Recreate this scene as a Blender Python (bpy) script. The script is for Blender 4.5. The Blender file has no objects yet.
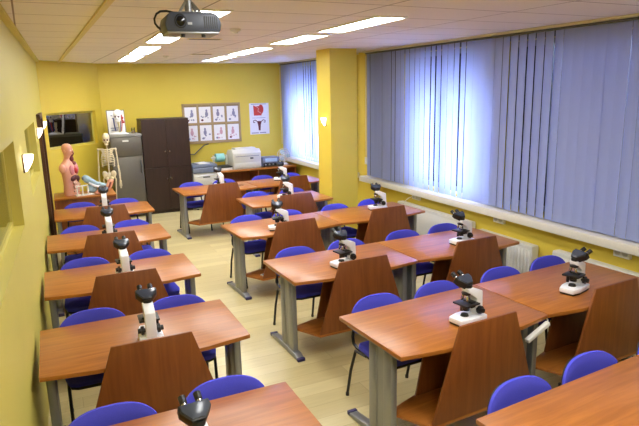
import bpy, bmesh, math, random
from mathutils import Vector, Matrix
random.seed(7)
S = bpy.context.scene
COL = S.collection
PI = math.pi

# ------------------------------------------------------------------ materials
def lin(c):
    c = c / 255.0
    return c / 12.92 if c <= 0.04045 else ((c + 0.055) / 1.055) ** 2.4
def rgb(r, g, b):
    return (lin(r), lin(g), lin(b), 1.0)
def base_mat(name):
    m = bpy.data.materials.new(name)
    m.use_nodes = True
    nt = m.node_tree
    return m, nt, nt.nodes['Principled BSDF']
def plain(name, c, rough=0.5, metal=0.0, var=0.06, scale=30.0, spec=0.5):
    """plain surface with a faint procedural mottling"""
    m, nt, b = base_mat(name)
    tc = nt.nodes.new('ShaderNodeTexCoord')
    n = nt.nodes.new('ShaderNodeTexNoise'); n.inputs['Scale'].default_value = scale
    nt.links.new(tc.outputs['Object'], n.inputs['Vector'])
    mx = nt.nodes.new('ShaderNodeMix'); mx.data_type = 'RGBA'
    k = 1.0 - var
    mx.inputs['A'].default_value = (c[0]*k, c[1]*k, c[2]*k, 1)
    mx.inputs['B'].default_value = (min(1, c[0]*(1+var)), min(1, c[1]*(1+var)), min(1, c[2]*(1+var)), 1)
    nt.links.new(n.outputs['Fac'], mx.inputs['Factor'])
    nt.links.new(mx.outputs['Result'], b.inputs['Base Color'])
    b.inputs['Roughness'].default_value = rough
    b.inputs['Metallic'].default_value = metal
    b.inputs['Specular IOR Level'].default_value = spec
    return m
def wood(name, c1, c2, axis='X', rough=0.3, scale=1.0, coat=0.0):
    m, nt, b = base_mat(name)
    tc = nt.nodes.new('ShaderNodeTexCoord')
    mp = nt.nodes.new('ShaderNodeMapping')
    sc = {'X': (1.2, 14, 14), 'Z': (14, 14, 1.2)}[axis]
    mp.inputs['Scale'].default_value = [v*scale for v in sc]
    oi = nt.nodes.new('ShaderNodeObjectInfo')
    ad = nt.nodes.new('ShaderNodeVectorMath'); ad.operation = 'MULTIPLY_ADD'
    ad.inputs[1].default_value = (7, 7, 7)
    cb = nt.nodes.new('ShaderNodeCombineXYZ')
    for i in range(3): nt.links.new(oi.outputs['Random'], cb.inputs[i])
    nt.links.new(cb.outputs[0], ad.inputs[0]); nt.links.new(tc.outputs['Object'], ad.inputs[2])
    nt.links.new(ad.outputs[0], mp.inputs['Vector'])
    n = nt.nodes.new('ShaderNodeTexNoise'); n.inputs['Scale'].default_value = 2.0
    n.inputs['Detail'].default_value = 5; n.inputs['Distortion'].default_value = 0.7
    nt.links.new(mp.outputs[0], n.inputs['Vector'])
    r = nt.nodes.new('ShaderNodeValToRGB')
    r.color_ramp.elements[0].position = 0.3; r.color_ramp.elements[0].color = c1
    r.color_ramp.elements[1].position = 0.7; r.color_ramp.elements[1].color = c2
    nt.links.new(n.outputs['Fac'], r.inputs['Fac'])
    nt.links.new(r.outputs['Color'], b.inputs['Base Color'])
    b.inputs['Roughness'].default_value = rough
    b.inputs['Coat Weight'].default_value = coat
    b.inputs['Coat Roughness'].default_value = 0.12
    return m
def tiles(name, c, mortar, w, h, gap, offset, rough, c2=None, rot=0.0, grain=False, bump=0.0):
    m, nt, b = base_mat(name)
    tc = nt.nodes.new('ShaderNodeTexCoord')
    mp = nt.nodes.new('ShaderNodeMapping'); mp.inputs['Rotation'].default_value = (0, 0, rot)
    nt.links.new(tc.outputs['Object'], mp.inputs['Vector'])
    br = nt.nodes.new('ShaderNodeTexBrick')
    br.offset = offset; br.offset_frequency = 2; br.squash = 1
    br.inputs['Scale'].default_value = 1.0
    br.inputs['Brick Width'].default_value = w; br.inputs['Row Height'].default_value = h
    br.inputs['Mortar Size'].default_value = gap; br.inputs['Mortar Smooth'].default_value = 0.3
    br.inputs['Color1'].default_value = c; br.inputs['Color2'].default_value = c2 or c
    br.inputs['Mortar'].default_value = mortar
    nt.links.new(mp.outputs[0], br.inputs['Vector'])
    out = br.outputs['Color']
    n = nt.nodes.new('ShaderNodeTexNoise')
    mp2 = nt.nodes.new('ShaderNodeMapping')
    mp2.inputs['Scale'].default_value = (2, 22, 2) if grain else (60, 60, 60)
    nt.links.new(tc.outputs['Object'], mp2.inputs['Vector'])
    nt.links.new(mp2.outputs[0], n.inputs['Vector']); n.inputs['Detail'].default_value = 4
    n.inputs['Scale'].default_value = 1.6
    mr = nt.nodes.new('ShaderNodeMapRange')
    mr.inputs['To Min'].default_value = 0.86 if grain else 0.93; mr.inputs['To Max'].default_value = 1.12 if grain else 1.05
    nt.links.new(n.outputs['Fac'], mr.inputs['Value'])
    mu = nt.nodes.new('ShaderNodeVectorMath'); mu.operation = 'SCALE'
    nt.links.new(out, mu.inputs[0]); nt.links.new(mr.outputs[0], mu.inputs['Scale'])
    nt.links.new(mu.outputs[0], b.inputs['Base Color'])
    b.inputs['Roughness'].default_value = rough
    return m
def emit(name, c, s):
    m, nt, b = base_mat(name)
    b.inputs['Base Color'].default_value = (0.9, 0.9, 0.9, 1)
    b.inputs['Emission Color'].default_value = c
    b.inputs['Emission Strength'].default_value = s
    return m
def pane_mat(name, refl, tint=(1, 1, 1, 1), ior=1.45):
    m = bpy.data.materials.new(name); m.use_nodes = True
    nt = m.node_tree; nt.nodes.clear()
    o = nt.nodes.new('ShaderNodeOutputMaterial')
    t = nt.nodes.new('ShaderNodeBsdfTransparent'); t.inputs['Color'].default_value = tint
    g = nt.nodes.new('ShaderNodeBsdfGlossy'); g.inputs['Roughness'].default_value = 0.02
    f = nt.nodes.new('ShaderNodeFresnel'); f.inputs['IOR'].default_value = ior
    a = nt.nodes.new('ShaderNodeMath'); a.operation = 'ADD'; a.use_clamp = True; a.inputs[1].default_value = refl
    nt.links.new(f.outputs[0], a.inputs[0])
    mx = nt.nodes.new('ShaderNodeMixShader')
    nt.links.new(a.outputs[0], mx.inputs[0]); nt.links.new(t.outputs[0], mx.inputs[1]); nt.links.new(g.outputs[0], mx.inputs[2])
    nt.links.new(mx.outputs[0], o.inputs['Surface'])
    return m
def slat_mat(name, c, tr, k):
    m = bpy.data.materials.new(name); m.use_nodes = True
    nt = m.node_tree; nt.nodes.clear()
    o = nt.nodes.new('ShaderNodeOutputMaterial')
    tc = nt.nodes.new('ShaderNodeTexCoord')
    mp = nt.nodes.new('ShaderNodeMapping'); mp.inputs['Scale'].default_value = (90, 90, 6)
    n = nt.nodes.new('ShaderNodeTexNoise'); n.inputs['Scale'].default_value = 2
    nt.links.new(tc.outputs['Object'], mp.inputs['Vector']); nt.links.new(mp.outputs[0], n.inputs['Vector'])
    r = nt.nodes.new('ShaderNodeMix'); r.data_type = 'RGBA'
    r.inputs['A'].default_value = tuple(v*0.94 for v in c[:3]) + (1,)
    r.inputs['B'].default_value = tuple(min(1, v*1.06) for v in c[:3]) + (1,)
    nt.links.new(n.outputs['Fac'], r.inputs['Factor'])
    d = nt.nodes.new('ShaderNodeBsdfDiffuse'); nt.links.new(r.outputs['Result'], d.inputs['Color'])
    t = nt.nodes.new('ShaderNodeBsdfTranslucent'); t.inputs['Color'].default_value = tr
    mx = nt.nodes.new('ShaderNodeMixShader'); mx.inputs[0].default_value = k
    nt.links.new(d.outputs[0], mx.inputs[1]); nt.links.new(t.outputs[0], mx.inputs[2])
    nt.links.new(mx.outputs[0], o.inputs['Surface'])
    return m

M = {}
M['yellow'] = plain('yellow_paint', rgb(222, 197, 70), 0.55, var=0.025, scale=3)
M['yellow_pale'] = plain('pale_yellow_paint', rgb(210, 197, 94), 0.5, var=0.03, scale=2)
M['ceiling'] = tiles('ceiling_tiles', rgb(244, 238, 234), rgb(150, 134, 128), 1.2, 0.6, 0.007, 0.0, 0.9, rgb(240, 234, 230), rot=-0.03)
M['floor'] = tiles('oak_laminate', rgb(216, 201, 150), rgb(164, 144, 98), 1.25, 0.16, 0.0015, 0.37, 0.34, rgb(200, 183, 130), grain=True)
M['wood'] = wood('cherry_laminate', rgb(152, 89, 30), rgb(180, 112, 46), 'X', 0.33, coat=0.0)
M['wood_shaded'] = wood('cherry_laminate_shaded', rgb(120, 63, 22), rgb(140, 79, 32), 'Z', 0.4)  # same laminate as the tops; dimmer light on uprights put into its colour
M['dark_wood'] = wood('dark_wenge', rgb(40, 25, 20), rgb(54, 34, 28), 'Z', 0.4)
M['door'] = wood('dark_brown_door', rgb(70, 40, 26), rgb(88, 54, 36), 'Z', 0.4)
M['steel'] = plain('grey_steel', rgb(150, 152, 154), 0.35, 0.55, 0.04)
M['steel_dk'] = plain('dark_steel', rgb(96, 98, 100), 0.4, 0.5, 0.04)
M['cap'] = plain('foot_cap_plastic', rgb(52, 46, 92), 0.5)
M['blue'] = plain('blue_fabric', rgb(80, 82, 212), 0.9, var=0.12, scale=220, spec=0.2)
M['black'] = plain('black_plastic', rgb(26, 26, 28), 0.4, var=0.1)
M['tube'] = plain('black_tube', rgb(22, 22, 24), 0.35, 0.2)
M['white'] = plain('white_enamel', rgb(242, 243, 248), 0.3, var=0.02)
M['white_pl'] = plain('white_plastic', rgb(232, 230, 222), 0.4, var=0.02)
M['sill'] = plain('white_sill', rgb(226, 222, 212), 0.4, var=0.03)
M['rad'] = plain('white_radiator', rgb(222, 221, 214), 0.4, var=0.03)
M['cream'] = plain('cream_trunking', rgb(222, 204, 140), 0.5, var=0.03)
M['rail'] = plain('cream_blind_rail', rgb(214, 208, 178), 0.45, var=0.05)
M['gunmetal'] = plain('blue_grey_plastic', rgb(62, 68, 82), 0.2, var=0.05)
M['projector'] = plain('slate_projector', rgb(66, 72, 88), 0.4, var=0.05)
M['chrome'] = plain('chrome', rgb(210, 210, 214), 0.15, 1.0, 0.02)
M['glass_dark'] = plain('lens_glass', rgb(14, 15, 22), 0.06, 0.0, 0.02)
M['slat'] = slat_mat('blind_fabric', rgb(186, 196, 236), (0.66, 0.73, 1.0, 1), 0.45)
M['pane'] = pane_mat('inner_window_glass', 0.22, (0.55, 0.55, 0.6, 1), 1.9)
M['outer_pane'] = pane_mat('window_glass', 0.0, (0.9, 0.94, 0.97, 1))
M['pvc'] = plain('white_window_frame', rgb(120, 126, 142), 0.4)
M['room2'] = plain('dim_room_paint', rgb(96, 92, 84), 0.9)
M['slate'] = plain('slate_gap_backing', rgb(84, 90, 112), 0.6)
M['render'] = plain('sky_blocker_grey', rgb(58, 62, 78), 0.9)
M['fridge'] = plain('brushed_grey', rgb(104, 100, 92), 0.38, 0.35, 0.06, 12)
M['fridge_top'] = plain('mottled_grey_top', rgb(140, 140, 136), 0.5, 0, 0.25, 60)
M['bone'] = plain('bone_plastic', rgb(226, 214, 180), 0.5, var=0.06)
M['skin'] = plain('pink_model_skin', rgb(230, 166, 142), 0.45, var=0.04)
M['muscle'] = plain('red_muscle', rgb(128, 48, 48), 0.45, var=0.3, scale=50)
M['liver'] = plain('dark_liver', rgb(84, 34, 40), 0.4, var=0.2)
M['lung'] = plain('pink_lung', rgb(208, 130, 134), 0.45, var=0.15)
M['gut'] = plain('pale_gut', rgb(214, 170, 150), 0.45, var=0.15)
M['red'] = plain('red_plastic', rgb(186, 42, 48), 0.45)
M['bluep'] = plain('vein_blue', rgb(50, 70, 150), 0.45)
M['paleblue'] = plain('pale_blue_plastic', rgb(160, 190, 204), 0.4, var=0.1)
M['paper'] = plain('paper_white', rgb(236, 234, 232), 0.7, var=0.02)
M['board'] = plain('cork_brown_frame', rgb(176, 150, 104), 0.6, var=0.1)
M['boardback'] = plain('board_backing', rgb(150, 128, 92), 0.7, var=0.08)
M['ink'] = plain('print_grey', rgb(136, 136, 160), 0.8, var=0.3, scale=120)
M['inkp'] = plain('print_pink', rgb(204, 160, 166), 0.8, var=0.3, scale=120)
M['inkred'] = plain('print_red', rgb(196, 62, 50), 0.8, var=0.25, scale=90)
M['inkdark'] = plain('print_maroon', rgb(96, 36, 48), 0.8, var=0.2)
M['pgrey'] = plain('printer_grey', rgb(206, 204, 194), 0.45, var=0.02)
M['pgrey2'] = plain('copier_grey', rgb(112, 120, 136), 0.45, var=0.04)
M['cyan'] = plain('pale_cyan_roll', rgb(150, 212, 206), 0.5, var=0.04)
M['shade'] = emit('lit_sconce_glass', (1.0, 0.86, 0.62, 1), 1.6)
M['lamp'] = emit('ceiling_diffuser', (0.96, 0.97, 0.97, 1), 13.5)

# ------------------------------------------------------------------ mesh helpers
class MB:
    def __init__(s): s.bm = bmesh.new()
    def box(s, x0, x1, y0, y1, z0, z1, bev=0.0, seg=2):
        t = bmesh.new()
        bmesh.ops.create_cube(t, size=1.0)
        bmesh.ops.scale(t, vec=(x1-x0, y1-y0, z1-z0), verts=t.verts)
        bmesh.ops.translate(t, vec=((x0+x1)/2, (y0+y1)/2, (z0+z1)/2), verts=t.verts)
        if bev: bmesh.ops.bevel(t, geom=list(t.edges), offset=bev, segments=seg, affect='EDGES', profile=0.5)
        s.add(t); return s
    def add(s, t, mat=None):
        if mat is not None: bmesh.ops.transform(t, matrix=mat, verts=t.verts)
        me = bpy.data.meshes.new('tmp'); t.to_mesh(me); t.free()
        s.bm.from_mesh(me); bpy.data.meshes.remove(me)
    def prism(s, poly, a, b, axis='Z', bev=0.0, mat=None):
        """poly = list of 2D points, extruded from a to b along axis"""
        t = bmesh.new()
        def P(p, h):
            return {'Z': (p[0], p[1], h), 'Y': (p[0], h, p[1]), 'X': (h, p[0], p[1])}[axis]
        lo = [t.verts.new(P(p, a)) for p in poly]; hi = [t.verts.new(P(p, b)) for p in poly]
        n = len(poly)
        t.faces.new(lo); t.faces.new(hi)
        for i in range(n): t.faces.new((lo[i], lo[(i+1) % n], hi[(i+1) % n], hi[i]))
        bmesh.ops.recalc_face_normals(t, faces=t.faces)
        if bev: bmesh.ops.bevel(t, geom=list(t.edges), offset=bev, segments=2, affect='EDGES', profile=0.5)
        s.add(t, mat); return s
    def tube(s, pts, r, seg=10, r2=None):
        pts = [Vector(p) for p in pts]; n = len(pts)
        t = bmesh.new(); rings = []; up = None
        for i, p in enumerate(pts):
            d = (pts[min(i+1, n-1)] - pts[max(i-1, 0)]).normalized()
            if up is None:
                up = Vector((0, 0, 1)) if abs(d.z) < 0.9 else Vector((1, 0, 0))
            u = d.cross(up)
            if u.length < 1e-5: u = d.orthogonal()
            u.normalize(); v = u.cross(d).normalized(); up = v
            rr = r if r2 is None else r + (r2-r)*i/(n-1)
            rings.append([t.verts.new(p + u*rr*math.cos(2*PI*k/seg) + v*rr*math.sin(2*PI*k/seg)) for k in range(seg)])
        for a, b in zip(rings, rings[1:]):
            for k in range(seg): t.faces.new((a[k], a[(k+1) % seg], b[(k+1) % seg], b[k]))
        t.faces.new(rings[0]); t.faces.new(rings[-1])
        bmesh.ops.recalc_face_normals(t, faces=t.faces)
        s.add(t); return s
    def lathe(s, prof, seg=20, mat=None):
        """prof: list of (radius, z)"""
        t = bmesh.new(); rings = []
        for r, z in prof:
            if r < 1e-5: rings.append([t.verts.new((0, 0, z))])
            else: rings.append([t.verts.new((r*math.cos(2*PI*k/seg), r*math.sin(2*PI*k/seg), z)) for k in range(seg)])
        for a, b in zip(rings, rings[1:]):
            for k in range(seg):
                q = [a[k % len(a)], a[(k+1) % len(a)], b[(k+1) % len(b)], b[k % len(b)]]
                q = list(dict.fromkeys(q))
                if len(q) > 2: t.faces.new(q)
        for e in (rings[0], rings[-1]):
            if len(e) > 2: t.faces.new(e)
        bmesh.ops.recalc_face_normals(t, faces=t.faces)
        s.add(t, mat); return s
    def ell(s, c, r, rot=None, seg=16):
        t = bmesh.new()
        bmesh.ops.create_uvsphere(t, u_segments=seg, v_segments=max(6, seg*2//3), radius=1.0)
        m = Matrix.Translation(c) @ (rot or Matrix.Identity(4)) @ Matrix.Diagonal((*r, 1))
        s.add(t, m); return s
    def loft(s, secs, seg=24, pw=2.0):
        """secs: (cx, cy, z, rx, ry) ellipses stacked"""
        t = bmesh.new(); rings = []
        for cx, cy, z, rx, ry in secs:
            ring = []
            for k in range(seg):
                a = 2*PI*k/seg; c, d = math.cos(a), math.sin(a)
                e = 2.0/pw
                ring.append(t.verts.new((cx + rx*math.copysign(abs(c)**e, c), cy + ry*math.copysign(abs(d)**e, d), z)))
            rings.append(ring)
        for a, b in zip(rings, rings[1:]):
            for k in range(seg): t.faces.new((a[k], a[(k+1) % seg], b[(k+1) % seg], b[k]))
        t.faces.new(rings[0]); t.faces.new(rings[-1])
        bmesh.ops.recalc_face_normals(t, faces=t.faces)
        s.add(t); return s
    def xf(s, m):
        bmesh.ops.transform(s.bm, matrix=m, verts=s.bm.verts); return s
    def build(s, name, mat, parent=None, smooth=True, loc=None):
        me = bpy.data.meshes.new(name)
        s.bm.to_mesh(me); s.bm.free()
        me.materials.append(mat)
        if smooth:
            me.polygons.foreach_set('use_smooth', [True]*len(me.polygons))
            try: me.set_sharp_from_angle(angle=math.radians(35))
            except Exception: pass
        o = bpy.data.objects.new(name, me); COL.objects.link(o)
        if parent: o.parent = parent
        if loc: o.location = loc
        return o
def RX(a): return Matrix.Rotation(a, 4, 'X')
def RY(a): return Matrix.Rotation(a, 4, 'Y')
def RZ(a): return Matrix.Rotation(a, 4, 'Z')
def T(x, y, z): return Matrix.Translation((x, y, z))

def tag(o, label, cat, group=None):
    o['label'] = label; o['category'] = cat
    if group: o['group'] = group
    return o
def thing(name, label, cat, loc=(0, 0, 0), rz=0.0, group=None):
    o = bpy.data.objects.new(name, None); COL.objects.link(o)
    o.empty_display_size = 0.1
    o.location = loc; o.rotation_euler = (0, 0, rz)
    return tag(o, label, cat, group)
def dup(src, loc, rz, label, group=None):
    def cp(o, par):
        c = o.copy(); COL.objects.link(c)
        if par: c.parent = par
        for ch in list(o.children): cp(ch, c)
        return c
    r = cp(src, None)
    r.location = loc; r.rotation_euler = (0, 0, rz); r['label'] = label
    if group: r['group'] = group
    return r
def struct(o):
    o['kind'] = 'structure'; return o

# ------------------------------------------------------------------ room shell
CH = 2.90          # ceiling height
WX = 4.80          # window wall plane
YB = 12.0         # back wall plane
YN = -1.6          # wall behind the camera
def lwx(y): return -0.345 + 0.0235*y
DA = Vector((lwx(10.77), 10.77)); DB = Vector((0.95, YB))

def wall(name, A, B, side, openings, mat, t=0.16, h=CH):
    """vertical wall from A to B; thickness goes to 'side' (+1 = left of A->B)"""
    A = Vector(A); B = Vector(B); L = (B-A).length; d = (B-A)/L; n = Vector((-d.y, d.x))*side
    us = sorted({0, L, *[v for o in openings for v in o[:2]]})
    zs = sorted({0, h, *[v for o in openings for v in o[2:]]})
    bm = bmesh.new(); cache = {}
    def V(u, z, k):
        key = (round(u, 5), round(z, 5), k)
        if key not in cache:
            p = A + d*u + n*(t*k); cache[key] = bm.verts.new((p.x, p.y, z))
        return cache[key]
    def solid(i, j):
        if i < 0 or j < 0 or i >= len(us)-1 or j >= len(zs)-1: return False
        u = (us[i]+us[i+1])/2; z = (zs[j]+zs[j+1])/2
        return not any(o[0] < u < o[1] and o[2] < z < o[3] for o in openings)
    for i in range(len(us)-1):
        for j in range(len(zs)-1):
            if not solid(i, j): continue
            a, b, c, e = us[i], us[i+1], zs[j], zs[j+1]
            for k in (0, 1): bm.faces.new((V(a, c, k), V(b, c, k), V(b, e, k), V(a, e, k)))
            if not solid(i-1, j): bm.faces.new((V(a, c, 0), V(a, e, 0), V(a, e, 1), V(a, c, 1)))
            if not solid(i+1, j): bm.faces.new((V(b, c, 0), V(b, e, 0), V(b, e, 1), V(b, c, 1)))
            if not solid(i, j-1): bm.faces.new((V(a, c, 0), V(b, c, 0), V(b, c, 1), V(a, c, 1)))
            if not solid(i, j+1): bm.faces.new((V(a, e, 0), V(b, e, 0), V(b, e, 1), V(a, e, 1)))
    bmesh.ops.recalc_face_normals(bm, faces=bm.faces)
    mb = MB(); mb.bm.free(); mb.bm = bm
    return struct(mb.build(name, mat, smooth=False))

struct(MB().box(-3.2, WX+0.3, YN-0.2, YB+0.3, -0.12, 0).build('floor', M['floor'], smooth=False))
struct(MB().box(-3.2, WX+0.3, YN-0.2, YB+0.3, CH, CH+0.12).build('ceiling', M['ceiling'], smooth=False))
LA = Vector((lwx(YN), YN)); LL = (DA-LA).length
def lu(y): return (y-YN)/(10.77-YN)*LL
wall('wall_left', LA, DA, +1, [(lu(2.2), lu(4.5), 1.42, 2.02), (lu(5.78), lu(7.7), 1.42, 2.02), (lu(8.5), lu(9.42), 0, 2.04)], M['yellow_pale'])
wall('wall_corner', DA, DB, +1, [(0.09, 1.42, 1.40, 2.02)], M['yellow'])
wall('wall_back', DB, (WX, YB), +1, [], M['yellow'])
def ru(y): return y-YN
wall('wall_right', (WX, YN), (WX, YB), -1,
     [(ru(1.6), ru(5.2), 0.92, 2.8), (ru(5.3), ru(7.3), 0.92, 2.8), (ru(9.0), ru(11.8), 0.92, 2.8)], M['yellow'], t=0.28)
wall('wall_near', (lwx(YN)-0.2, YN), (WX+0.2, YN), -1, [], M['yellow_pale'])
# the dim room that lies behind the glazed openings of the left and corner walls
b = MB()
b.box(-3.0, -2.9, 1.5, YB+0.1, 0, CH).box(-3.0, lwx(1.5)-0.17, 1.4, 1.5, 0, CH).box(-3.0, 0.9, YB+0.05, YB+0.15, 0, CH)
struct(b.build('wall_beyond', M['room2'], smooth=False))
# free-standing pillar by the window wall
struct(MB().box(3.79, 4.24, 7.66, 8.12, 0, CH, 0.004).build('pillar', M['yellow'], smooth=False))

# glazed openings
def lpt(y, z, off=0.0): return (lwx(y)-off, y, z)
def inner_window(name, A, B, z0, z1):
    A = Vector(A); B = Vector(B); L = (B-A).length
    ang = math.atan2((B-A).y, (B-A).x)
    m = T(A.x, A.y, 0) @ RZ(ang)
    f = MB(); w = 0.035
    for q in ((0, L, z0, z0+w), (0, L, z1-w, z1), (0, w, z0, z1), (L-w, L, z0, z1)):
        f.box(q[0], q[1], 0.07, 0.11, q[2], q[3])
    o = struct(f.xf(m).build(name, M['yellow_pale'], smooth=False))
    p = MB().box(w, L-w, 0.085, 0.092, z0+w, z1-w).xf(m).build('window_pane', M['pane'], o, smooth=False)
    return o
inner_window('window_1', (lwx(2.2), 2.2), (lwx(4.5), 4.5), 1.42, 2.02)
inner_window('window_2', (lwx(5.78), 5.78), (lwx(7.7), 7.7), 1.42, 2.02)
dd = (DB-DA).normalized()
inner_window('window_3', DA+dd*0.09, DA+dd*1.42, 1.40, 2.02)
def outer_window(name, y0, y1, z0, z1, mull):
    f = MB(); w = 0.06
    for q in ((y0, y1, z0, z0+w), (y0, y1, z1-w, z1), (y0, y0+w, z0, z1), (y1-w, y1, z0, z1)):
        f.box(WX+0.12, WX+0.18, *q)
    for k in range(1, mull):
        y = y0+(y1-y0)*k/mull; f.box(WX+0.12, WX+0.18, y-0.04, y+0.04, z0, z1)
    o = struct(f.build(name, M['pvc'], smooth=False))
    MB().box(WX+0.145, WX+0.152, y0+w, y1-w, z0+w, z1-w).build('window_pane', M['outer_pane'], o, smooth=False)
outer_window('window_4', 1.6, 5.2, 0.92, 2.8, 2)
outer_window('window_5', 5.3, 7.3, 0.92, 2.8, 2)
outer_window('window_6', 9.0, 11.8, 0.92, 2.8, 2)
# unseen block added outside to keep sky light off most of the glazing
b = MB()
b.box(5.9, 9, -6, 5.4, -4, 5.2)
struct(b.build('added_sky_blocker', M['render'], smooth=False))
wall('added_sky_mask', (5.32, 4.9), (5.32, 13.0), -1, [(0.75, 2.0, 0.55, 2.3), (5.05, 6.5, 0.55, 2.25)], M['render'], t=0.1, h=5.0)  # added unseen sheet; its holes shape the soft daylight patches on the blinds
# slate sheets added behind the blind so its gaps look dark
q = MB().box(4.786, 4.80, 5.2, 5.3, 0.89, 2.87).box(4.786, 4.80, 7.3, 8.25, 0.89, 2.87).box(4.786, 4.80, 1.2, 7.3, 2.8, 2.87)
struct(q.build('added_gap_backing', M['slate'], smooth=False))

# sill along the window wall
struct(MB().box(4.62, 4.86, YN, 8.3, 0.80, 0.885, 0.006).build('trim_1', M['sill']))
struct(MB().box(4.62, 4.86, 8.6, YB-0.01, 0.80, 0.885, 0.006).build('trim_2', M['sill']))
# cornice strip, left
q = MB()
for y0 in (0,):
    q.prism([(lwx(YN), YN), (lwx(10.77), 10.75), (lwx(10.77)+0.05, 10.75), (lwx(YN)+0.05, YN)], CH-0.035, CH-0.002)
struct(q.build('trim_3', M['yellow_pale'], smooth=False))
# flat cable trunking across the ceiling
q = MB().prism([(0.415, 3.2), (0.455, 3.2), (0.29, 11.3), (0.25, 11.3)], CH-0.022, CH-0.002)
tag(q.build('cable_trunking', M['cream'], smooth=False), 'thin cream cable trunking running along the ceiling left of the lights', 'trunking')
# baseboards
struct(MB().box(0.95, WX, YB-0.015, YB, 0, 0.07).build('baseboard_back', M['dark_wood'], smooth=False))

# door in the left wall, seen edge on
f = MB()
f.box(-0.14, 0.045, 0, 0.07, 0, 2.08, 0.004).box(-0.14, 0.045, 0.93, 1.0, 0, 2.08, 0.004).box(-0.14, 0.045, 0, 1.0, 2.01, 2.08, 0.004)
dr = struct(f.build('door_1', M['door'], smooth=False))
MB().box(-0.06, -0.02, 0.07, 0.93, 0.005, 2.01).build('door_leaf', M['door'], dr, smooth=False)
h = MB().tube([(-0.02, 0.14, 1.02), (0.03, 0.14, 1.02)], 0.009).tube([(0.03, 0.14, 1.02), (0.03, 0.26, 1.02)], 0.009)
h.build('door_handle', M['chrome'], dr)
dr.location = (lwx(8.46), 8.46, 0); dr.rotation_euler = (0, 0, -math.atan(0.0235))

# ------------------------------------------------------------------ ceiling lights
def make_light(w, L, label, loc, rz):
    t = thing('ceiling_light', label, 'ceiling light', loc, rz, 'recessed ceiling light panels')
    f = MB(); e = 0.018
    for a in ((-w/2-e, w/2+e, -L/2-e, -L/2), (-w/2-e, w/2+e, L/2, L/2+e), (-w/2-e, -w/2, -L/2, L/2), (w/2, w/2+e, -L/2, L/2)):
        f.box(*a, -0.014, -0.001)
    f.build('frame', M['white_pl'], t, smooth=False)
    MB().box(-w/2, w/2, -L/2, L/2, -0.010, -0.001).build('diffuser', M['lamp'], t, smooth=False)
    return t
spans = [(9.45, 10.95, 'farthest'), (7.6, 9.03, 'second farthest'), (5.75, 6.95, 'third from the back wall'), (4.2, 5.42, 'fourth from the back wall'),
         (1.5, 2.7, 'fifth from the back wall'), (-0.4, 0.8, 'nearest the rear of the room')]
for y0, y1, wd in spans:
    yc = (y0+y1)/2
    for side, xb in (('left', 1.15), ('right', 2.655)):
        make_light(0.262, y1-y0, 'lit recessed ceiling panel, %s row, %s' % (side, wd), (xb+0.032*(yc-4.2), yc, CH), -0.032)

# ceiling vents and detector
for k, (x, y, sx, sy, lab) in enumerate(((1.67, 6.5, 0.34, 0.06, 'thin dark slot vent in ceiling just beyond the projector'), (2.27, 9.1, 0.3, 0.06, 'thin dark slot vent in ceiling beside the farthest right light'))):
    v = thing('ceiling_vent', lab, 'vent', (x, y, CH), -0.03)
    MB().box(-sx/2-0.02, sx/2+0.02, -sy/2-0.02, sy/2+0.02, -0.006, -0.001, 0.002).build('frame', M['cream'], v, smooth=False)
    g = MB()
    for i in range(3): g.box(-sx/2, sx/2, -sy/2+i*sy/3, -sy/2+i*sy/3+sy/4, -0.009, -0.005)
    g.build('grille', M['steel_dk'], v, smooth=False)
for x, y, lab in ((1.70, 5.44, 'small round ceiling detector right of the projector'), (1.80, 9.5, 'small round ceiling detector near the back wall'),):
    d = thing('smoke_detector', lab, 'detector', (x, y, CH))
    MB().lathe([(0.05, -0.001), (0.05, -0.018), (0.035, -0.03), (0, -0.032)]).build('body', M['white_pl'], d)
    MB().lathe([(0.02, -0.028), (0.02, -0.04), (0, -0.042)]).build('sensor', M['white_pl'], d)

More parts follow.
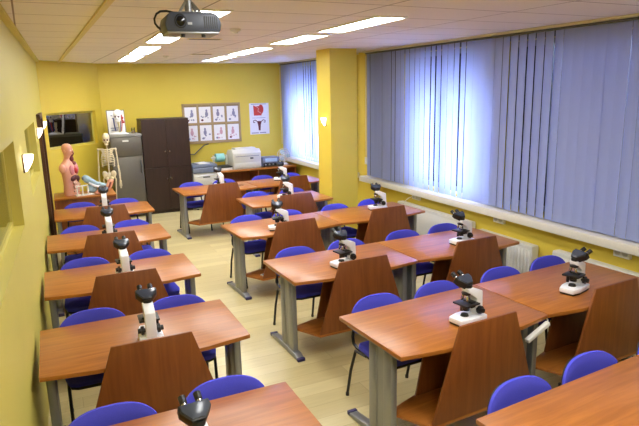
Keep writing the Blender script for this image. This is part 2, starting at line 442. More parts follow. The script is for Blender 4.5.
# ------------------------------------------------------------------ desks
DW, DD, DH = 1.27, 0.74, 0.74
def make_desk(label):
    t = thing('classroom_desk', label, 'desk')
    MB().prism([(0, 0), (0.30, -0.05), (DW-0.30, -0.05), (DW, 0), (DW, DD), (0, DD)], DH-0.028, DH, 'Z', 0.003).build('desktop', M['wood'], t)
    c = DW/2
    MB().prism([(c-0.44, 0.25), (c+0.44, 0.25), (c+0.238, 0.872), (c-0.238, 0.872)], -0.074, -0.054, 'Y', 0.002).build('front_panel', M['wood_shaded'], t)
    MB().prism([(c-0.30, 0.25), (c+0.30, 0.25), (c+0.20, 0.711), (c-0.20, 0.711)], 0.275, 0.293, 'Y', 0.002).build('back_panel', M['wood_shaded'], t)
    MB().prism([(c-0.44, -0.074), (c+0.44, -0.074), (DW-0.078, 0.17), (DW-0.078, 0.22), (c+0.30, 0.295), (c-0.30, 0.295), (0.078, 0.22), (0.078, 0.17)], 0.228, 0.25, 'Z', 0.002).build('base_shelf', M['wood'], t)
    for sx in (0, 1):
        def fx(x): return x if sx == 0 else DW-x
        def bx(m, x0, x1, *r, **k): a, b_ = sorted((fx(x0), fx(x1))); m.box(a, b_, *r, **k)
        lg = MB()
        bx(lg, 0.025, 0.078, 0.14, 0.235, 0.04, 0.70, bev=0.014)
        bx(lg, 0.025, 0.078, 0.305, 0.40, 0.04, 0.70, bev=0.014)
        bx(lg, 0.034, 0.069, 0.225, 0.315, 0.04, 0.70)
        bx(lg, 0.02, 0.083, 0.06, 0.66, 0.69, 0.711)
        lo = lg.build('leg', M['steel'], t)
        ft = MB().prism([(0.03, 0.0), (0.66, 0.0), (0.66, 0.022), (0.44, 0.05), (0.10, 0.05), (0.03, 0.022)], min(fx(0.018), fx(0.085)), max(fx(0.018), fx(0.085)), 'X', 0.006)
        ft.build('foot', M['steel'], lo)
        for v0 in (0.018, 0.64):
            cp = MB(); bx(cp, 0.016, 0.087, v0, v0+0.032, 0.0, 0.03, bev=0.004)
            cp.build('foot_cap', M['cap'], lo)
    return t
ordi = ['nearest', 'second', 'third', 'fourth', 'farthest']
desks = {}
proto = None
def place_desk(key, x, y, rz, label, group):
    global proto
    if proto is None:
        proto = make_desk(label); o = proto; o.location = (x, y, 0); o.rotation_euler = (0, 0, rz); o['group'] = group
    else: o = dup(proto, (x, y, 0), rz, label, group)
    desks[key] = (x, y, rz)
for i, (x, y) in enumerate(((-0.24, 1.97), (-0.215, 3.40), (-0.19, 4.85), (-0.165, 6.36), (-0.075, 7.98))):
    lab = ['nearest cherry wood desk along the left wall, cut by the bottom edge', 'second nearest cherry wood desk along the left wall',
           'third nearest cherry wood desk along the left wall', 'fourth nearest cherry wood desk along the left wall',
           'farthest cherry wood desk along the left wall, beside the dark door frame'][i]
    place_desk('L%d' % (i+1), x, y, 0, lab, 'desks along the left wall')
rrow = ['nearest', 'second', 'third', 'fourth', 'fifth', 'farthest']
for i, (x, y, rz, n) in enumerate(((1.77, 1.20, 0.07, 2), (1.755, 2.65, 0.055, 2), (1.715, 4.205, 0.022, 2), (1.785, 5.86, 0.055, 2), (2.44, 7.43, 0.02, 1), (1.80, 8.92, 0.055, 2))):
    for k in range(n):
        dx = k*(DW+0.006)
        if n == 1: lab = 'single cherry wood desk, fifth right row, just left of the yellow pillar'
        else: lab = 'cherry wood desk on the %s side, %s row on the right' % (('aisle', 'window')[k], rrow[i])
        place_desk('R%d%s' % (i+1, 'ab'[k]), x+dx*math.cos(rz), y+dx*math.sin(rz), rz, lab, 'paired desks on the right')
def dpt(key, u, v, z=0.0):
    x, y, r = desks[key]
    return (x+u*math.cos(r)-v*math.sin(r), y+u*math.sin(r)+v*math.cos(r), z)

# ------------------------------------------------------------------ chairs
def make_chair(label):
    """origin: floor below the top of the back; sitter looks to -y"""
    t = thing('stacking_chair', label, 'chair')
    # seat pad
    sp = [(-0.19, -0.44), (-0.14, -0.465), (0.14, -0.465), (0.19, -0.44), (0.215, -0.34), (0.205, -0.10), (0.17, -0.06), (-0.17, -0.06), (-0.205, -0.10), (-0.215, -0.34)]
    MB().prism(sp, 0.445, 0.485, 'Z', 0.014).build('seat', M['blue'], t)
    MB().prism([(a*0.95, b_*0.97-0.007) for a, b_ in sp], 0.425, 0.447, 'Z', 0.006).build('seat_pan', M['black'], t)
    # back: rounded pad bent in plan
    def back(y0, y1, shrink, nx=24, nz=10):
        bm = bmesh.new(); g = {}
        for k, yy in enumerate((y0, y1)):
            for i in range(nx+1):
                u = -1+2*i/nx
                w = 0.243*shrink
                top = 0.665+0.150*shrink*max(0.0, 1-abs(u)**3.0)**0.5
                bot = 0.665-0.125*shrink*max(0.0, 1-abs(u)**5)**0.5
                for j in range(nz+1):
                    z = bot+(top-bot)*j/nz
                    x = u*w; bend = -0.045*u*u
                    lean = (z-0.53)*0.10
                    rim = (1-abs(2*j/nz-1)**6)*(1-abs(u)**8)
                    yq = yy + (1 if k else -1)*0.0 + bend + lean - 0.03
                    if k == 0: yq += 0.012*(1-rim)
                    else: yq -= 0.010*(1-rim)
                    g[(k, i, j)] = bm.verts.new((x, yq, z))
        for k in (0, 1):
            for i in range(nx):
                for j in range(nz):
                    bm.faces.new((g[(k, i, j)], g[(k, i+1, j)], g[(k, i+1, j+1)], g[(k, i, j+1)]))
        for i in range(nx):
            for j in (0, nz): bm.faces.new((g[(0, i, j)], g[(0, i+1, j)], g[(1, i+1, j)], g[(1, i, j)]))
        for j in range(nz):
            for i in (0, nx): bm.faces.new((g[(0, i, j)], g[(0, i, j+1)], g[(1, i, j+1)], g[(1, i, j)]))
        bmesh.ops.remove_doubles(bm, verts=bm.verts, dist=0.0004)
        bmesh.ops.recalc_face_normals(bm, faces=bm.faces)
        m = MB(); m.bm.free(); m.bm = bm; return m
    back(-0.022, 0.016, 1.0).build('backrest', M['blue'], t)
    back(0.014, 0.026, 0.93).build('back_shell', M['black'], t)
    for s in (-1, 1):
        MB().tube([(s*0.195, -0.44, 0.012), (s*0.195, -0.40, 0.25), (s*0.195, -0.375, 0.415), (s*0.195, -0.33, 0.432), (s*0.195, -0.20, 0.434)], 0.0115).build('leg', M['tube'], t)
        MB().tube([(s*0.215, 0.05, 0.012), (s*0.212, 0.0, 0.24), (s*0.205, -0.06, 0.42), (s*0.2, -0.20, 0.434)], 0.0115).build('leg', M['tube'], t)
        MB().tube([(s*0.18, -0.16, 0.432), (s*0.185, -0.05, 0.436), (s*0.185, 0.0, 0.455), (s*0.18, 0.02, 0.50), (s*0.17, 0.012, 0.60), (s*0.165, 0.016, 0.66)], 0.012).build('back_post', M['tube'], t)
        MB().lathe([(0.014, 0), (0.014, 0.024), (0.0, 0.026)], 10, T(s*0.195 if False else s*0.196, -0.44, 0)).build('leg_cap', M['black'], t)
        MB().lathe([(0.014, 0), (0.014, 0.024), (0.0, 0.026)], 10, T(s*0.215, 0.05, 0)).build('leg_cap', M['black'], t)
    t.scale = (1, 1, 0.98)
    return t
chair0 = None
def chair(key, u, dv, rz, label, group):
    global chair0
    x, y, z = dpt(key, u, DD+dv)
    r = desks[key][2]+rz
    if chair0 is None:
        chair0 = make_chair(label); chair0.location = (x, y, 0); chair0.rotation_euler = (0, 0, r); chair0['group'] = group
    else: dup(chair0, (x, y, 0), r, label, group)
lrow = ['nearest', 'second nearest', 'third nearest', 'fourth nearest', 'farthest']
for i in range(5):
    for k, u in enumerate((0.355, 0.945)):
        chair('L%d' % (i+1), u+random.uniform(-.01, .01), 0.095+random.uniform(-.01, .015), random.uniform(-.03, .03),
              'blue padded chair, %s, %s desk along the left wall' % (('wall side', 'aisle side')[k], lrow[i]), 'blue chairs along the left wall')
seats = {'R1a': (0.37, 0.94), 'R1b': (0.33,), 'R2a': (0.37, 0.93), 'R2b': (0.35, 0.94), 'R3a': (0.36, 0.94), 'R3b': (0.37, 0.94), 'R4a': (0.36, 0.92), 'R4b': (0.35, 0.95),
         'R5a': (0.34, 0.95), 'R6a': (0.35, 0.94), 'R6b': (0.40, 0.95)}
pos = ['first', 'second', 'third', 'fourth']
for key, us in seats.items():
    for k, u in enumerate(us):
        n = k + (2 if key[2] == 'b' else 0)
        row = rrow[int(key[1])-1]
        if key == 'R5a': lab = 'blue padded chair, %s side of the single desk left of the yellow pillar' % ('aisle', 'pillar')[k]
        else: lab = 'blue padded chair, %s seat from the aisle, %s row on the right' % (pos[n], row)
        chair(key, u, 0.095+random.uniform(-.01, .02), random.uniform(-.03, .03), lab, 'blue chairs on the right')

# ------------------------------------------------------------------ microscopes
def make_scope(label, head_turn=0.0):
    """origin on the desk; looks to +y, arm on the -y side"""
    t = thing('microscope', label, 'microscope')
    MB().prism([(-0.075, -0.10), (0.075, -0.10), (0.075, 0.06), (0.055, 0.14), (-0.055, 0.14), (-0.075, 0.06)], 0.014, 0.052, 'Z', 0.008).build('base', M['white'], t)
    MB().prism([(-0.070, -0.095), (0.070, -0.095), (0.070, 0.058), (0.052, 0.132), (-0.052, 0.132), (-0.070, 0.058)], 0.0, 0.016, 'Z', 0.002).build('foot', M['black'], t)
    MB().prism([(-0.100, 0.045), (-0.040, 0.045), (-0.036, 0.165), (0.045, 0.222), (0.050, 0.250), (0.010, 0.256), (-0.092, 0.212)], -0.034, 0.034, 'X', 0.006).build('arm', M['white'], t)
    st = MB().box(-0.065, 0.065, -0.035, 0.095, 0.132, 0.146, 0.003).box(-0.045, 0.03, -0.005, 0.03, 0.146, 0.156, 0.002).box(-0.02, 0.02, -0.045, 0.0, 0.10, 0.134)
    st.build('stage', M['black'], t)
    MB().lathe([(0.0, 0.09), (0.026, 0.09), (0.026, 0.108), (0.03, 0.11), (0.03, 0.131), (0.0, 0.132)], 16, T(0, 0.035, 0)).lathe([(0.0, 0.05), (0.03, 0.05), (0.024, 0.066), (0, 0.066)], 16, T(0, 0.045, 0)).build('condenser', M['black'], t)
    for s in (-1, 1):
        MB().lathe([(0.0, 0.027), (0.014, 0.027), (0.014, 0.04), (0.029, 0.042), (0.029, 0.06), (0.017, 0.063), (0.017, 0.08), (0.0, 0.081)], 16, T(0, -0.05, 0.088) @ RY(s*PI/2)).build('focus_knob', M['black'], t)
    MB().lathe([(0.0, 0.012), (0.011, 0.012), (0.011, 0.09), (0.0, 0.09)], 12, T(0.05, 0.02, 0.055)).build('stage_knob', M['black'], t)
    MB().lathe([(0.0, 0.200), (0.03, 0.203), (0.034, 0.216), (0.0, 0.226)], 16, T(0, 0.035, 0)).build('nosepiece', M['black'], t)
    for k in range(3):
        a = 2*PI*k/3+0.5
        MB().lathe([(0.0, 0), (0.006, 0), (0.009, -0.012), (0.010, -0.04), (0.006, -0.048), (0.0, -0.048)][::-1], 10, T(0.017*math.cos(a), 0.035+0.017*math.sin(a), 0.206) @ RY(-0.28*math.cos(a)) @ RX(0.28*math.sin(a))).build('objective', M['chrome'], t)
    H = T(0, 0.022, 0.254) @ RZ(head_turn)
    hd = MB()
    hd.lathe([(0.0, -0.002), (0.032, -0.002), (0.030, 0.018), (0.0, 0.02)], 18)
    hd.prism([(-0.03, -0.012), (0.03, -0.012), (0.068, 0.040), (0.066, 0.075), (0.018, 0.075), (0.0, 0.066), (-0.018, 0.075), (-0.066, 0.075), (-0.068, 0.040)], -0.026, 0.024, 'Y', 0.006, T(0, 0.0, 0.012) @ RX(-1.05))
    ho = hd.xf(H).build('binocular_head', M['black'], t)
    MB().prism([(-0.026, -0.004), (0.026, -0.004), (0.060, 0.041), (0.058, 0.069), (-0.058, 0.069), (-0.060, 0.041)], -0.031, -0.025, 'Y', 0.002, H @ T(0, 0.0, 0.012) @ RX(-1.05)).build('cover_plate', M['gunmetal'], ho)
    for s in (-1, 1):
        mt = H @ T(0, 0.0, 0.012) @ RX(-1.05) @ T(s*0.033, 0, 0.07)
        MB().lathe([(0.0, 0), (0.0125, 0), (0.0125, 0.035), (0.0, 0.036)], 12, mt).build('eyepiece_tube', M['chrome'], ho)
        MB().lathe([(0.0, 0.02), (0.016, 0.02), (0.017, 0.055), (0.012, 0.058), (0.0, 0.054)], 14, mt).build('eyepiece', M['black'], ho)
    return t
scope0 = make_scope('x'); scope1 = make_scope('x', 2.7); scope2 = make_scope('x', -1.5)
used = set()
def scope(src, key, u, v, rz, label, sc=1.0):
    p = dpt(key, u, v, DH+0.0005); g = 'microscopes on the desks'
    if src not in used:
        used.add(src); o = src; o['label'] = label; o['group'] = g
    else: o = dup(src, p, rz, label, g)
    o.location = p; o.rotation_euler = (0, 0, rz); o.scale = (sc, sc, sc)
for i in range(5):
    scope(scope0, 'L%d' % (i+1), 0.655+random.uniform(-.015, .015), 0.13 if i == 0 else 0.24, random.uniform(-.08, .08),
          'white and black microscope on the %s desk along the left wall' % lrow[i])
g = math.radians
scope(scope2, 'R2a', 0.72, 0.20, g(98), 'white microscope behind the panel of the aisle desk, second right row')
scope(scope1, 'R2b', 0.55, 0.22, g(106), 'white microscope with eyepieces turned back over its arm, second right row')
scope(scope2, 'R3a', 0.60, 0.20, g(98), 'white microscope on the aisle desk, third row on the right')
scope(scope2, 'R3b', 0.73, 0.25, g(95), 'white microscope on the window desk, third row on the right')
scope(scope2, 'R4a', 0.52, 0.12, g(78), 'white microscope on the aisle desk, fourth row on the right')
scope(scope2, 'R4b', 0.82, 0.42, g(78), 'white microscope on the window desk, fourth row on the right')
scope(scope2, 'R5a', 0.66, 0.33, g(55), 'white microscope on the single desk left of the yellow pillar')
scope(scope0, 'R6a', 0.72, 0.35, g(10), 'white microscope on the aisle desk of the farthest right row')
scope(scope2, 'R6b', 0.62, 0.42, g(62), 'white microscope on the window desk of the farthest right row')

# power strip hanging under the seam of the second row
ps = thing('power_strip', 'white power strip hanging tilted below the second right row desks', 'power strip', (2.895, 2.685, 0.65), 0)
MB().box(-0.115, 0.115, -0.018, 0.018, -0.014, 0.014, 0.004).xf(RZ(0.1) @ RY(-0.36)).build('body', M['white_pl'], ps)
MB().tube([(0.105, 0.011, 0.04), (0.13, 0.04, 0.05), (0.16, 0.09, 0.054)], 0.005, 8).build('cable', M['white_pl'], ps)
sk = thing('desk_socket', 'small pale socket plate lying on the base shelf, fourth right row', 'socket', dpt('R4a', 0.28, 0.05, 0.2505), 0.3)
MB().box(-0.06, 0.06, -0.03, 0.03, 0, 0.012, 0.003).build('plate', M['white_pl'], sk)
MB().lathe([(0.014, 0.011), (0.014, 0.014), (0, 0.014)], 14, T(-0.03, 0, 0)).lathe([(0.014, 0.011), (0.014, 0.014), (0, 0.014)], 14, T(0.03, 0, 0)).build('outlet', M['bluep'], sk)
tag(MB().tube([dpt('R6a', 0.98, 0.40, DH+0.005), dpt('R6a', 1.12, 0.30, DH+0.005)], 0.0045, 8, 0.003).build('pen', M['black']), 'dark pen lying on the farthest aisle desk on the right', 'pen')

# ------------------------------------------------------------------ blinds
def blind(label, y0, y1, z0, z1, ang, xb=4.715):
    t = thing('vertical_blind', label, 'blind', (xb, y0, z0))
    L = y1-y0; H = z1-z0
    MB().box(-0.022, 0.022, 0, L, H-0.022, H, 0.003).build('headrail', M['steel_dk'], t)
    n = int(L/0.121); st = L/n
    ws = MB().prism([(-0.0635, 0.0), (-0.03, -0.0045), (0.0, -0.006), (0.03, -0.0045), (0.0635, 0.0), (0.03, -0.0037), (0.0, -0.0052), (-0.03, -0.0037)][:5] + [(0.03, -0.0035), (0.0, -0.005), (-0.03, -0.0035)], 0.0, H-0.024, 'Z')
    s0 = ws.xf(RZ(PI/2)).build('slat', M['slat'], t)
    first = True
    for i in range(n):
        y = (i+0.5)*st
        o = s0 if first else s0.copy()
        if not first: COL.objects.link(o); o.parent = t
        first = False
        o.location = (random.uniform(-.003, .003), y, 0.004+random.uniform(0, .004))
        o.rotation_euler = (0, 0, -ang(y0+y))
    w = MB().tube([(-0.045, L-0.05, 0.25), (-0.045, L-0.05, H-0.05)], 0.004, 6)
    w.build('cord', M['white_pl'], t)
    return t
gaps = [8.08, 7.74, 7.38, 7.12, 7.0, 6.37, 6.25, 5.97, 5.85, 5.09, 4.97, 4.8, 4.7, 4.57, 4.45, 4.31, 3.44]
def ang1(y):
    a = random.uniform(-2.0, 2.5)
    if any(abs(y-gp) < 0.061 for gp in gaps): a += random.uniform(6, 10)
    if 5.5 < y < 6.9: a += 2
    return math.radians(a)
blind('wide pale lilac vertical slat blind between pillar and right edge', 1.2, 8.2, 0.895, 2.872, ang1)
def ang2(y):
    a = random.uniform(-2, 4)
    if 10.2 < y < 10.9: a += 6
    return math.radians(a)
blind('narrow pale blue vertical slat blind behind the pillar', 8.65, 11.96, 0.895, 2.872, ang2)
struct(MB().box(4.672, 4.80, YN, 8.25, 2.874, CH, 0.003).build('trim_4', M['rail'], smooth=False))
struct(MB().box(4.672, 4.80, 8.6, YB, 2.874, CH, 0.003).build('trim_5', M['rail'], smooth=False))

# wall sockets under the sill
for y, lab in ((6.85, 'white double wall socket under the sill nearest the pillar'), (5.12, 'white double wall socket under the sill, middle of three'), (3.47, 'white double wall socket under the sill near the right edge')):
    t = thing('wall_socket', lab, 'socket', (WX, y, 0.745), 0)
    MB().box(-0.045, -0.001, -0.085, 0.085, -0.045, 0.045, 0.006).build('plate', M['white_pl'], t)
    q = MB()
    for s in (-1, 1):
        q.lathe([(0.0, 0), (0.026, 0), (0.03, 0.003), (0.022, 0.003), (0.0, 0.001)], 16, T(-0.045, s*0.04, 0) @ RY(-PI/2))
    q.build('outlet', M['pgrey'], t)
# dangling cable at the far socket
tag(MB().tube([(4.75, 6.93, 0.735), (4.72, 6.97, 0.71), (4.66, 6.99, 0.66), (4.655, 6.98, 0.5)], 0.006, 8).build('cable', M['white_pl']), 'white cable hanging from the socket nearest the pillar', 'cable')

# radiators
def radiator(label, y0, y1, ribbed, ztop=0.60):
    t = thing('radiator', label, 'radiator', (WX, y0, 0.0))
    L = y1-y0
    MB().box(-0.115, -0.095, 0, L, 0.12, ztop-0.03, 0.006).box(-0.05, -0.03, 0, L, 0.12, ztop-0.03, 0.006).build('panel', M['rad'], t)
    MB().box(-0.122, -0.022, -0.006, L+0.006, ztop-0.04, ztop, 0.006).build('top_grille', M['rad'], t)
    for e in (-0.008, L): MB().box(-0.122, -0.022, e, e+0.008, 0.12, ztop-0.02, 0.002).build('side_cover', M['rad'], t)
    if ribbed:
        q = MB(); n = int(L/0.05)
        for i in range(n): q.box(-0.127, -0.11, 0.012+i*L/n, 0.012+i*L/n+0.026, 0.15, ztop-0.06, 0.007)
        q.build('rib_front', M['rad'], t)
    MB().box(-0.03, -0.001, 0.1, 0.14, 0.2, 0.5).box(-0.03, -0.001, L-0.14, L-0.1, 0.2, 0.5).build('bracket', M['steel'], t, smooth=False)
    MB().tube([(-0.07, L-0.04, 0.13), (-0.07, L-0.04, 0.0)], 0.009).build('pipe', M['rad'], t)
radiator('flat white radiator under the sill beside the fourth right row', 5.55, 7.2, False, 0.63)
radiator('ribbed white radiator under the sill behind the third right row window desk', 4.5, 5.4, True, 0.57)
radiator('ribbed white radiator under the sill near the right edge', 2.4, 4.2, True, 0.60)

# ------------------------------------------------------------------ sconces
def sconce(label, loc, rz, sc=0.68):
    """back plate in the local yz plane, bowl towards +x"""
    t = thing('wall_sconce', label, 'wall lamp', loc, rz, 'wall sconces')
    MB().prism([(-0.05, -0.11), (0.05, -0.11), (0.06, 0.10), (-0.06, 0.10)], 0.001, 0.02, 'X', 0.004).build('back_plate', M['door'], t)
    bm = bmesh.new(); rows = []
    for j in range(9):
        k = j/8; z = -0.10+0.20*k; w = 0.088*math.sin(PI*0.5*(0.12+0.88*k))
        rows.append([bm.verts.new((0.02+0.105*math.sin(PI*0.5*(0.1+0.9*k))*math.cos(a), w*math.sin(a), z)) for a in [-PI/2+PI*i/12 for i in range(13)]])
    for a, b_ in zip(rows, rows[1:]):
        for i in range(12): bm.faces.new((a[i], a[i+1], b_[i+1], b_[i]))
    bm.faces.new(rows[0])
    bmesh.ops.solidify(bm, geom=bm.faces, thickness=0.004)
    bmesh.ops.recalc_face_normals(bm, faces=bm.faces)
    m = MB(); m.bm.free(); m.bm = bm; m.build('lamp_shade', M['shade'], t)
    t.scale = (sc, sc, sc)
    return t
sa = -math.atan(0.0235)
sconce('lit wall sconce between the two glazed openings of left wall', (lwx(5.08), 5.08, 1.80), sa)
sconce('lit wall sconce just before the dark door frame', (lwx(8.05), 8.05, 1.86), sa, 0.62)
sconce('lit wall sconce beyond the dark door frame', (lwx(10.1), 10.1, 1.86), sa, 0.62)
sconce('lit wall sconce on the side of the yellow pillar', (3.79, 7.84, 1.84), PI, 0.62)

# ------------------------------------------------------------------ projector
pj = thing('projector', 'slate grey projector hanging from the ceiling at upper left', 'projector', (0.72, 3.0, 2.67), -0.05)
pj.scale = (0.87, 0.9, 1)
b_ = MB().prism([(-0.155, -0.045), (-0.165, -0.01), (-0.15, 0.035), (-0.12, 0.05), (0.12, 0.05), (0.15, 0.035), (0.165, -0.01), (0.155, -0.045)], 0.0, 0.27, 'Y', 0.010)
b_.build('body', M['projector'], pj)
MB().box(-0.15, 0.15, 0.01, 0.26, -0.055, -0.043, 0.004).build('underside', M['steel'], pj)
MB().lathe([(0.0, 0), (0.036, 0), (0.036, 0.008), (0.030, 0.009), (0.027, 0.003), (0.0, 0.002)], 24, T(-0.075, 0.004, 0.005) @ RX(PI/2)).build('lens_ring', M['black'], pj)
MB().lathe([(0.0, 0.010), (0.014, 0.008), (0.024, 0.004), (0.026, 0.0)], 24, T(-0.075, 0.002, 0.005) @ RX(PI/2)).build('lens', M['glass_dark'], pj)
q = MB()
for i in range(7): q.box(0.06+i*0.012, 0.066+i*0.012, -0.003, 0.002, -0.03, 0.03)
q.build('vent_grille', M['black'], pj, smooth=False)
MB().box(-0.035, -0.01, -0.003, 0.002, -0.012, 0.0).build('badge', M['steel'], pj, smooth=False)
for s in (-1, 1): MB().lathe([(0.0, -0.07), (0.012, -0.07), (0.012, -0.05), (0, -0.05)], 12, T(s*0.06, 0.04, 0)).build('foot', M['black'], pj)
q = MB().box(-0.07, 0.07, 0.08, 0.20, 0.05, 0.062, 0.003).tube([(0.0, 0.14, 0.06), (0, 0.14, 0.228)], 0.022, 14).lathe([(0.0, 0.220), (0.07, 0.220), (0.07, 0.2295), (0, 0.2295)], 20, T(0, 0.14, 0))
q.tube([(-0.06, 0.10, 0.06), (-0.02, 0.13, 0.11)], 0.008).tube([(0.06, 0.10, 0.06), (0.02, 0.13, 0.11)], 0.008).tube([(0.06, 0.19, 0.06), (0.02, 0.15, 0.11)], 0.008)
q.build('mount', M['steel'], pj)
MB().tube([(-0.05+0.0, 0.22, 0.05), (-0.08, 0.21, 0.068), (-0.12, 0.2, 0.074), (-0.16, 0.19, 0.07), (-0.185, 0.18, 0.055), (-0.20, 0.17, 0.03), (-0.197, 0.18, 0.008), (-0.18, 0.2, -0.008), (-0.15, 0.24, -0.02)], 0.006, 8).build('cable', M['black'], pj)

# ------------------------------------------------------------------ back of the room: cupboard, fridge
cb = thing('cupboard', 'tall dark wenge four-door cupboard against the back wall', 'cupboard', (1.56, 11.22, 0))
MB().box(0, 0.90, 0.02, 0.55, 0.06, 1.84, 0.003).box(0.02, 0.88, 0.05, 0.53, 0, 0.06).build('body', M['dark_wood'], cb, smooth=False)
for kx in (0, 1):
    for z0, z1 in ((0.07, 0.905), (0.915, 1.83)):
        x0 = 0.004+kx*0.448
        d = MB().box(x0, x0+0.444, 0.0, 0.02, z0, z1, 0.002).build('door', M['dark_wood'], cb, smooth=False)
        kz = z1-0.22 if z0 < 0.5 else z0+0.30
        hx = x0+0.405 if kx == 0 else x0+0.04
        MB().lathe([(0.0, 0), (0.006, 0), (0.006, 0.012), (0.013, 0.016), (0.013, 0.024), (0.0, 0.026)], 12, T(hx, 0.0, kz) @ RX(PI/2)).build('knob', M['chrome'], d)
fr = thing('fridge', 'grey fridge in the corner left of the dark cupboard', 'fridge', (0.98, 11.12, 0), 0.05)
MB().box(0, 0.56, 0.05, 0.62, 0.03, 1.54, 0.008).build('body', M['fridge'], fr)
MB().box(-0.008, 0.568, 0.0, 0.63, 1.54, 1.585, 0.006).build('top', M['fridge_top'], fr)
d1 = MB().box(0.003, 0.557, 0.0, 0.046, 1.18, 1.532, 0.008).build('freezer_door', M['fridge'], fr)
MB().box(0.21, 0.32, -0.008, 0.001, 1.45, 1.475, 0.002).build('badge', M['white_pl'], d1)
d2 = MB().box(0.003, 0.557, 0.0, 0.046, 0.05, 1.17, 0.008).build('fridge_door', M['fridge'], fr)
MB().box(0.50, 0.53, -0.03, 0.001, 0.85, 1.1, 0.006).build('handle', M['steel_dk'], d2)

# things standing on the fridge
FT = 1.586
pf = thing('framed_chart', 'white chart in a thin dark frame leaning behind the skull model', 'picture', (1.0, 11.42, FT), 0.05)
PFM = RX(-0.12)
MB().box(0, 0.30, 0, 0.012, 0, 0.43).xf(PFM).build('sheet', M['paper'], pf, smooth=False)
q = MB()
for a in ((-0.012, 0, -0.005, 0.44), (0.30, 0.312, -0.005, 0.44), (-0.012, 0.312, 0.43, 0.442), (-0.012, 0.312, -0.005, 0.005)):
    q.box(a[0], a[1], -0.004, 0.016, a[2] if a[2] > 0 else 0.0, a[3])
q.xf(PFM).build('frame', M['steel_dk'], pf, smooth=False)
q = MB()
for x, z, w, h in ((0.05, 0.06, 0.12, 0.02), (0.04, 0.10, 0.16, 0.015), (0.06, 0.33, 0.03, 0.02), (0.08, 0.28, 0.02, 0.02)): q.box(x, x+w, -0.002, 0.001, z, z+h)
q.xf(PFM).build('print', M['ink'], pf, smooth=False)

sm = thing('skull_model', 'white skull and neck model with coloured vessels on the fridge', 'anatomical model', (1.17, 11.30, FT), -0.3)
MB().lathe([(0.0, 0), (0.15, 0), (0.15, 0.015), (0.10, 0.03), (0.0, 0.03)], 20, Matrix.Diagonal((1.15, 0.6, 1, 1))).build('base', M['white'], sm)
MB().tube([(0.02, 0.02, 0.02), (0.02, 0.02, 0.12), (0.0, 0.02, 0.22)], 0.03, 12, 0.025).build('neck', M['bone'], sm)
sk_ = MB().ell((0, 0.01, 0.37), (0.078, 0.098, 0.085)).ell((0.0, -0.05, 0.30), (0.05, 0.045, 0.06)).box(-0.035, 0.035, -0.09, -0.03, 0.235, 0.262, 0.01).ell((0, -0.095, 0.30), (0.012, 0.012, 0.018))
sk_.build('skull', M['white'], sm)
MB().ell((-0.028, -0.083, 0.325), (0.018, 0.012, 0.016)).ell((0.028, -0.083, 0.325), (0.018, 0.012, 0.016)).build('eye_socket', M['liver'], sm)
MB().tube([(0.05, -0.03, 0.06), (0.07, -0.03, 0.18), (0.075, -0.03, 0.27), (0.07, -0.03, 0.36)], 0.009, 8).tube([(0.07, -0.03, 0.27), (0.10, -0.04, 0.25)], 0.012, 8).ell((0.09, -0.04, 0.30), (0.018, 0.018, 0.02)).ell((0.10, -0.03, 0.22), (0.02, 0.015, 0.02)).build('artery', M['red'], sm)
MB().tube([(-0.05, -0.04, 0.06), (-0.066, -0.05, 0.18), (-0.07, -0.05, 0.30)], 0.009, 8).tube([(0.03, -0.05, 0.05), (0.05, -0.07, 0.16), (0.055, -0.06, 0.24)], 0.007, 8).build('vein', M['bluep'], sm)
gl = thing('beaker', 'small clear glass beaker at the right end of the fridge top', 'beaker', (1.43, 11.35, FT))
MB().lathe([(0.0, 0), (0.035, 0), (0.036, 0.10), (0.039, 0.105), (0.034, 0.105), (0.033, 0.004), (0.0, 0.004)], 20).build('glass', M['outer_pane'], gl)
MB().lathe([(0.0, 0.0045), (0.0325, 0.0045), (0.0325, 0.05), (0, 0.05)], 18).build('contents', M['gut'], gl)

# ------------------------------------------------------------------ table with the torso
tb = thing('side_table', 'cherry wood table in the far left corner under the torso', 'table', (-0.06, 9.62, 0))
MB().box(0, 0.92, 0, 0.62, 0.712, 0.74, 0.003).build('tabletop', M['wood'], tb)
MB().box(0.02, 0.90, 0.03, 0.05, 0.18, 0.711, 0.002).build('front_panel', M['wood_shaded'], tb)
for x in (0.0, 0.897): MB().box(x, x+0.023, 0.02, 0.60, 0, 0.711, 0.002).build('leg', M['wood_shaded'], tb)
TZ = 0.7405
to = thing('torso_model', 'pink anatomical torso model with head and open organs on table', 'anatomical model', (0.21, 9.93, TZ), 0.95)
to.scale = (0.92, 0.92, 0.97)
q = MB()
q.loft([(0, 0, 0, 0.150, 0.105), (0, 0, 0.05, 0.160, 0.112), (0, 0, 0.16, 0.142, 0.10), (0, 0, 0.28, 0.150, 0.105), (0, 0.0, 0.40, 0.168, 0.112), (0, 0.01, 0.48, 0.182, 0.10), (0, 0.015, 0.53, 0.155, 0.085), (0, 0.02, 0.565, 0.085, 0.066), (0, 0.02, 0.60, 0.056, 0.056), (0, 0.008, 0.65, 0.054, 0.058),
        (0, -0.005, 0.675, 0.060, 0.074), (0, -0.008, 0.72, 0.070, 0.088), (0, 0.0, 0.77, 0.074, 0.096), (0, 0.002, 0.81, 0.068, 0.088), (0, 0.004, 0.84, 0.048, 0.062), (0, 0.004, 0.853, 0.02, 0.026)], 28, 2.15)
q.ell((-0.175, 0.012, 0.46), (0.05, 0.06, 0.075)).ell((0.175, 0.012, 0.46), (0.05, 0.06, 0.075))
q.ell((0, -0.098, 0.72), (0.014, 0.022, 0.022)).ell((-0.075, 0.005, 0.73), (0.010, 0.022, 0.032)).ell((0.075, 0.005, 0.73), (0.010, 0.022, 0.032))
q.ell((0, -0.083, 0.683), (0.024, 0.012, 0.010))
q.build('body', M['skin'], to)
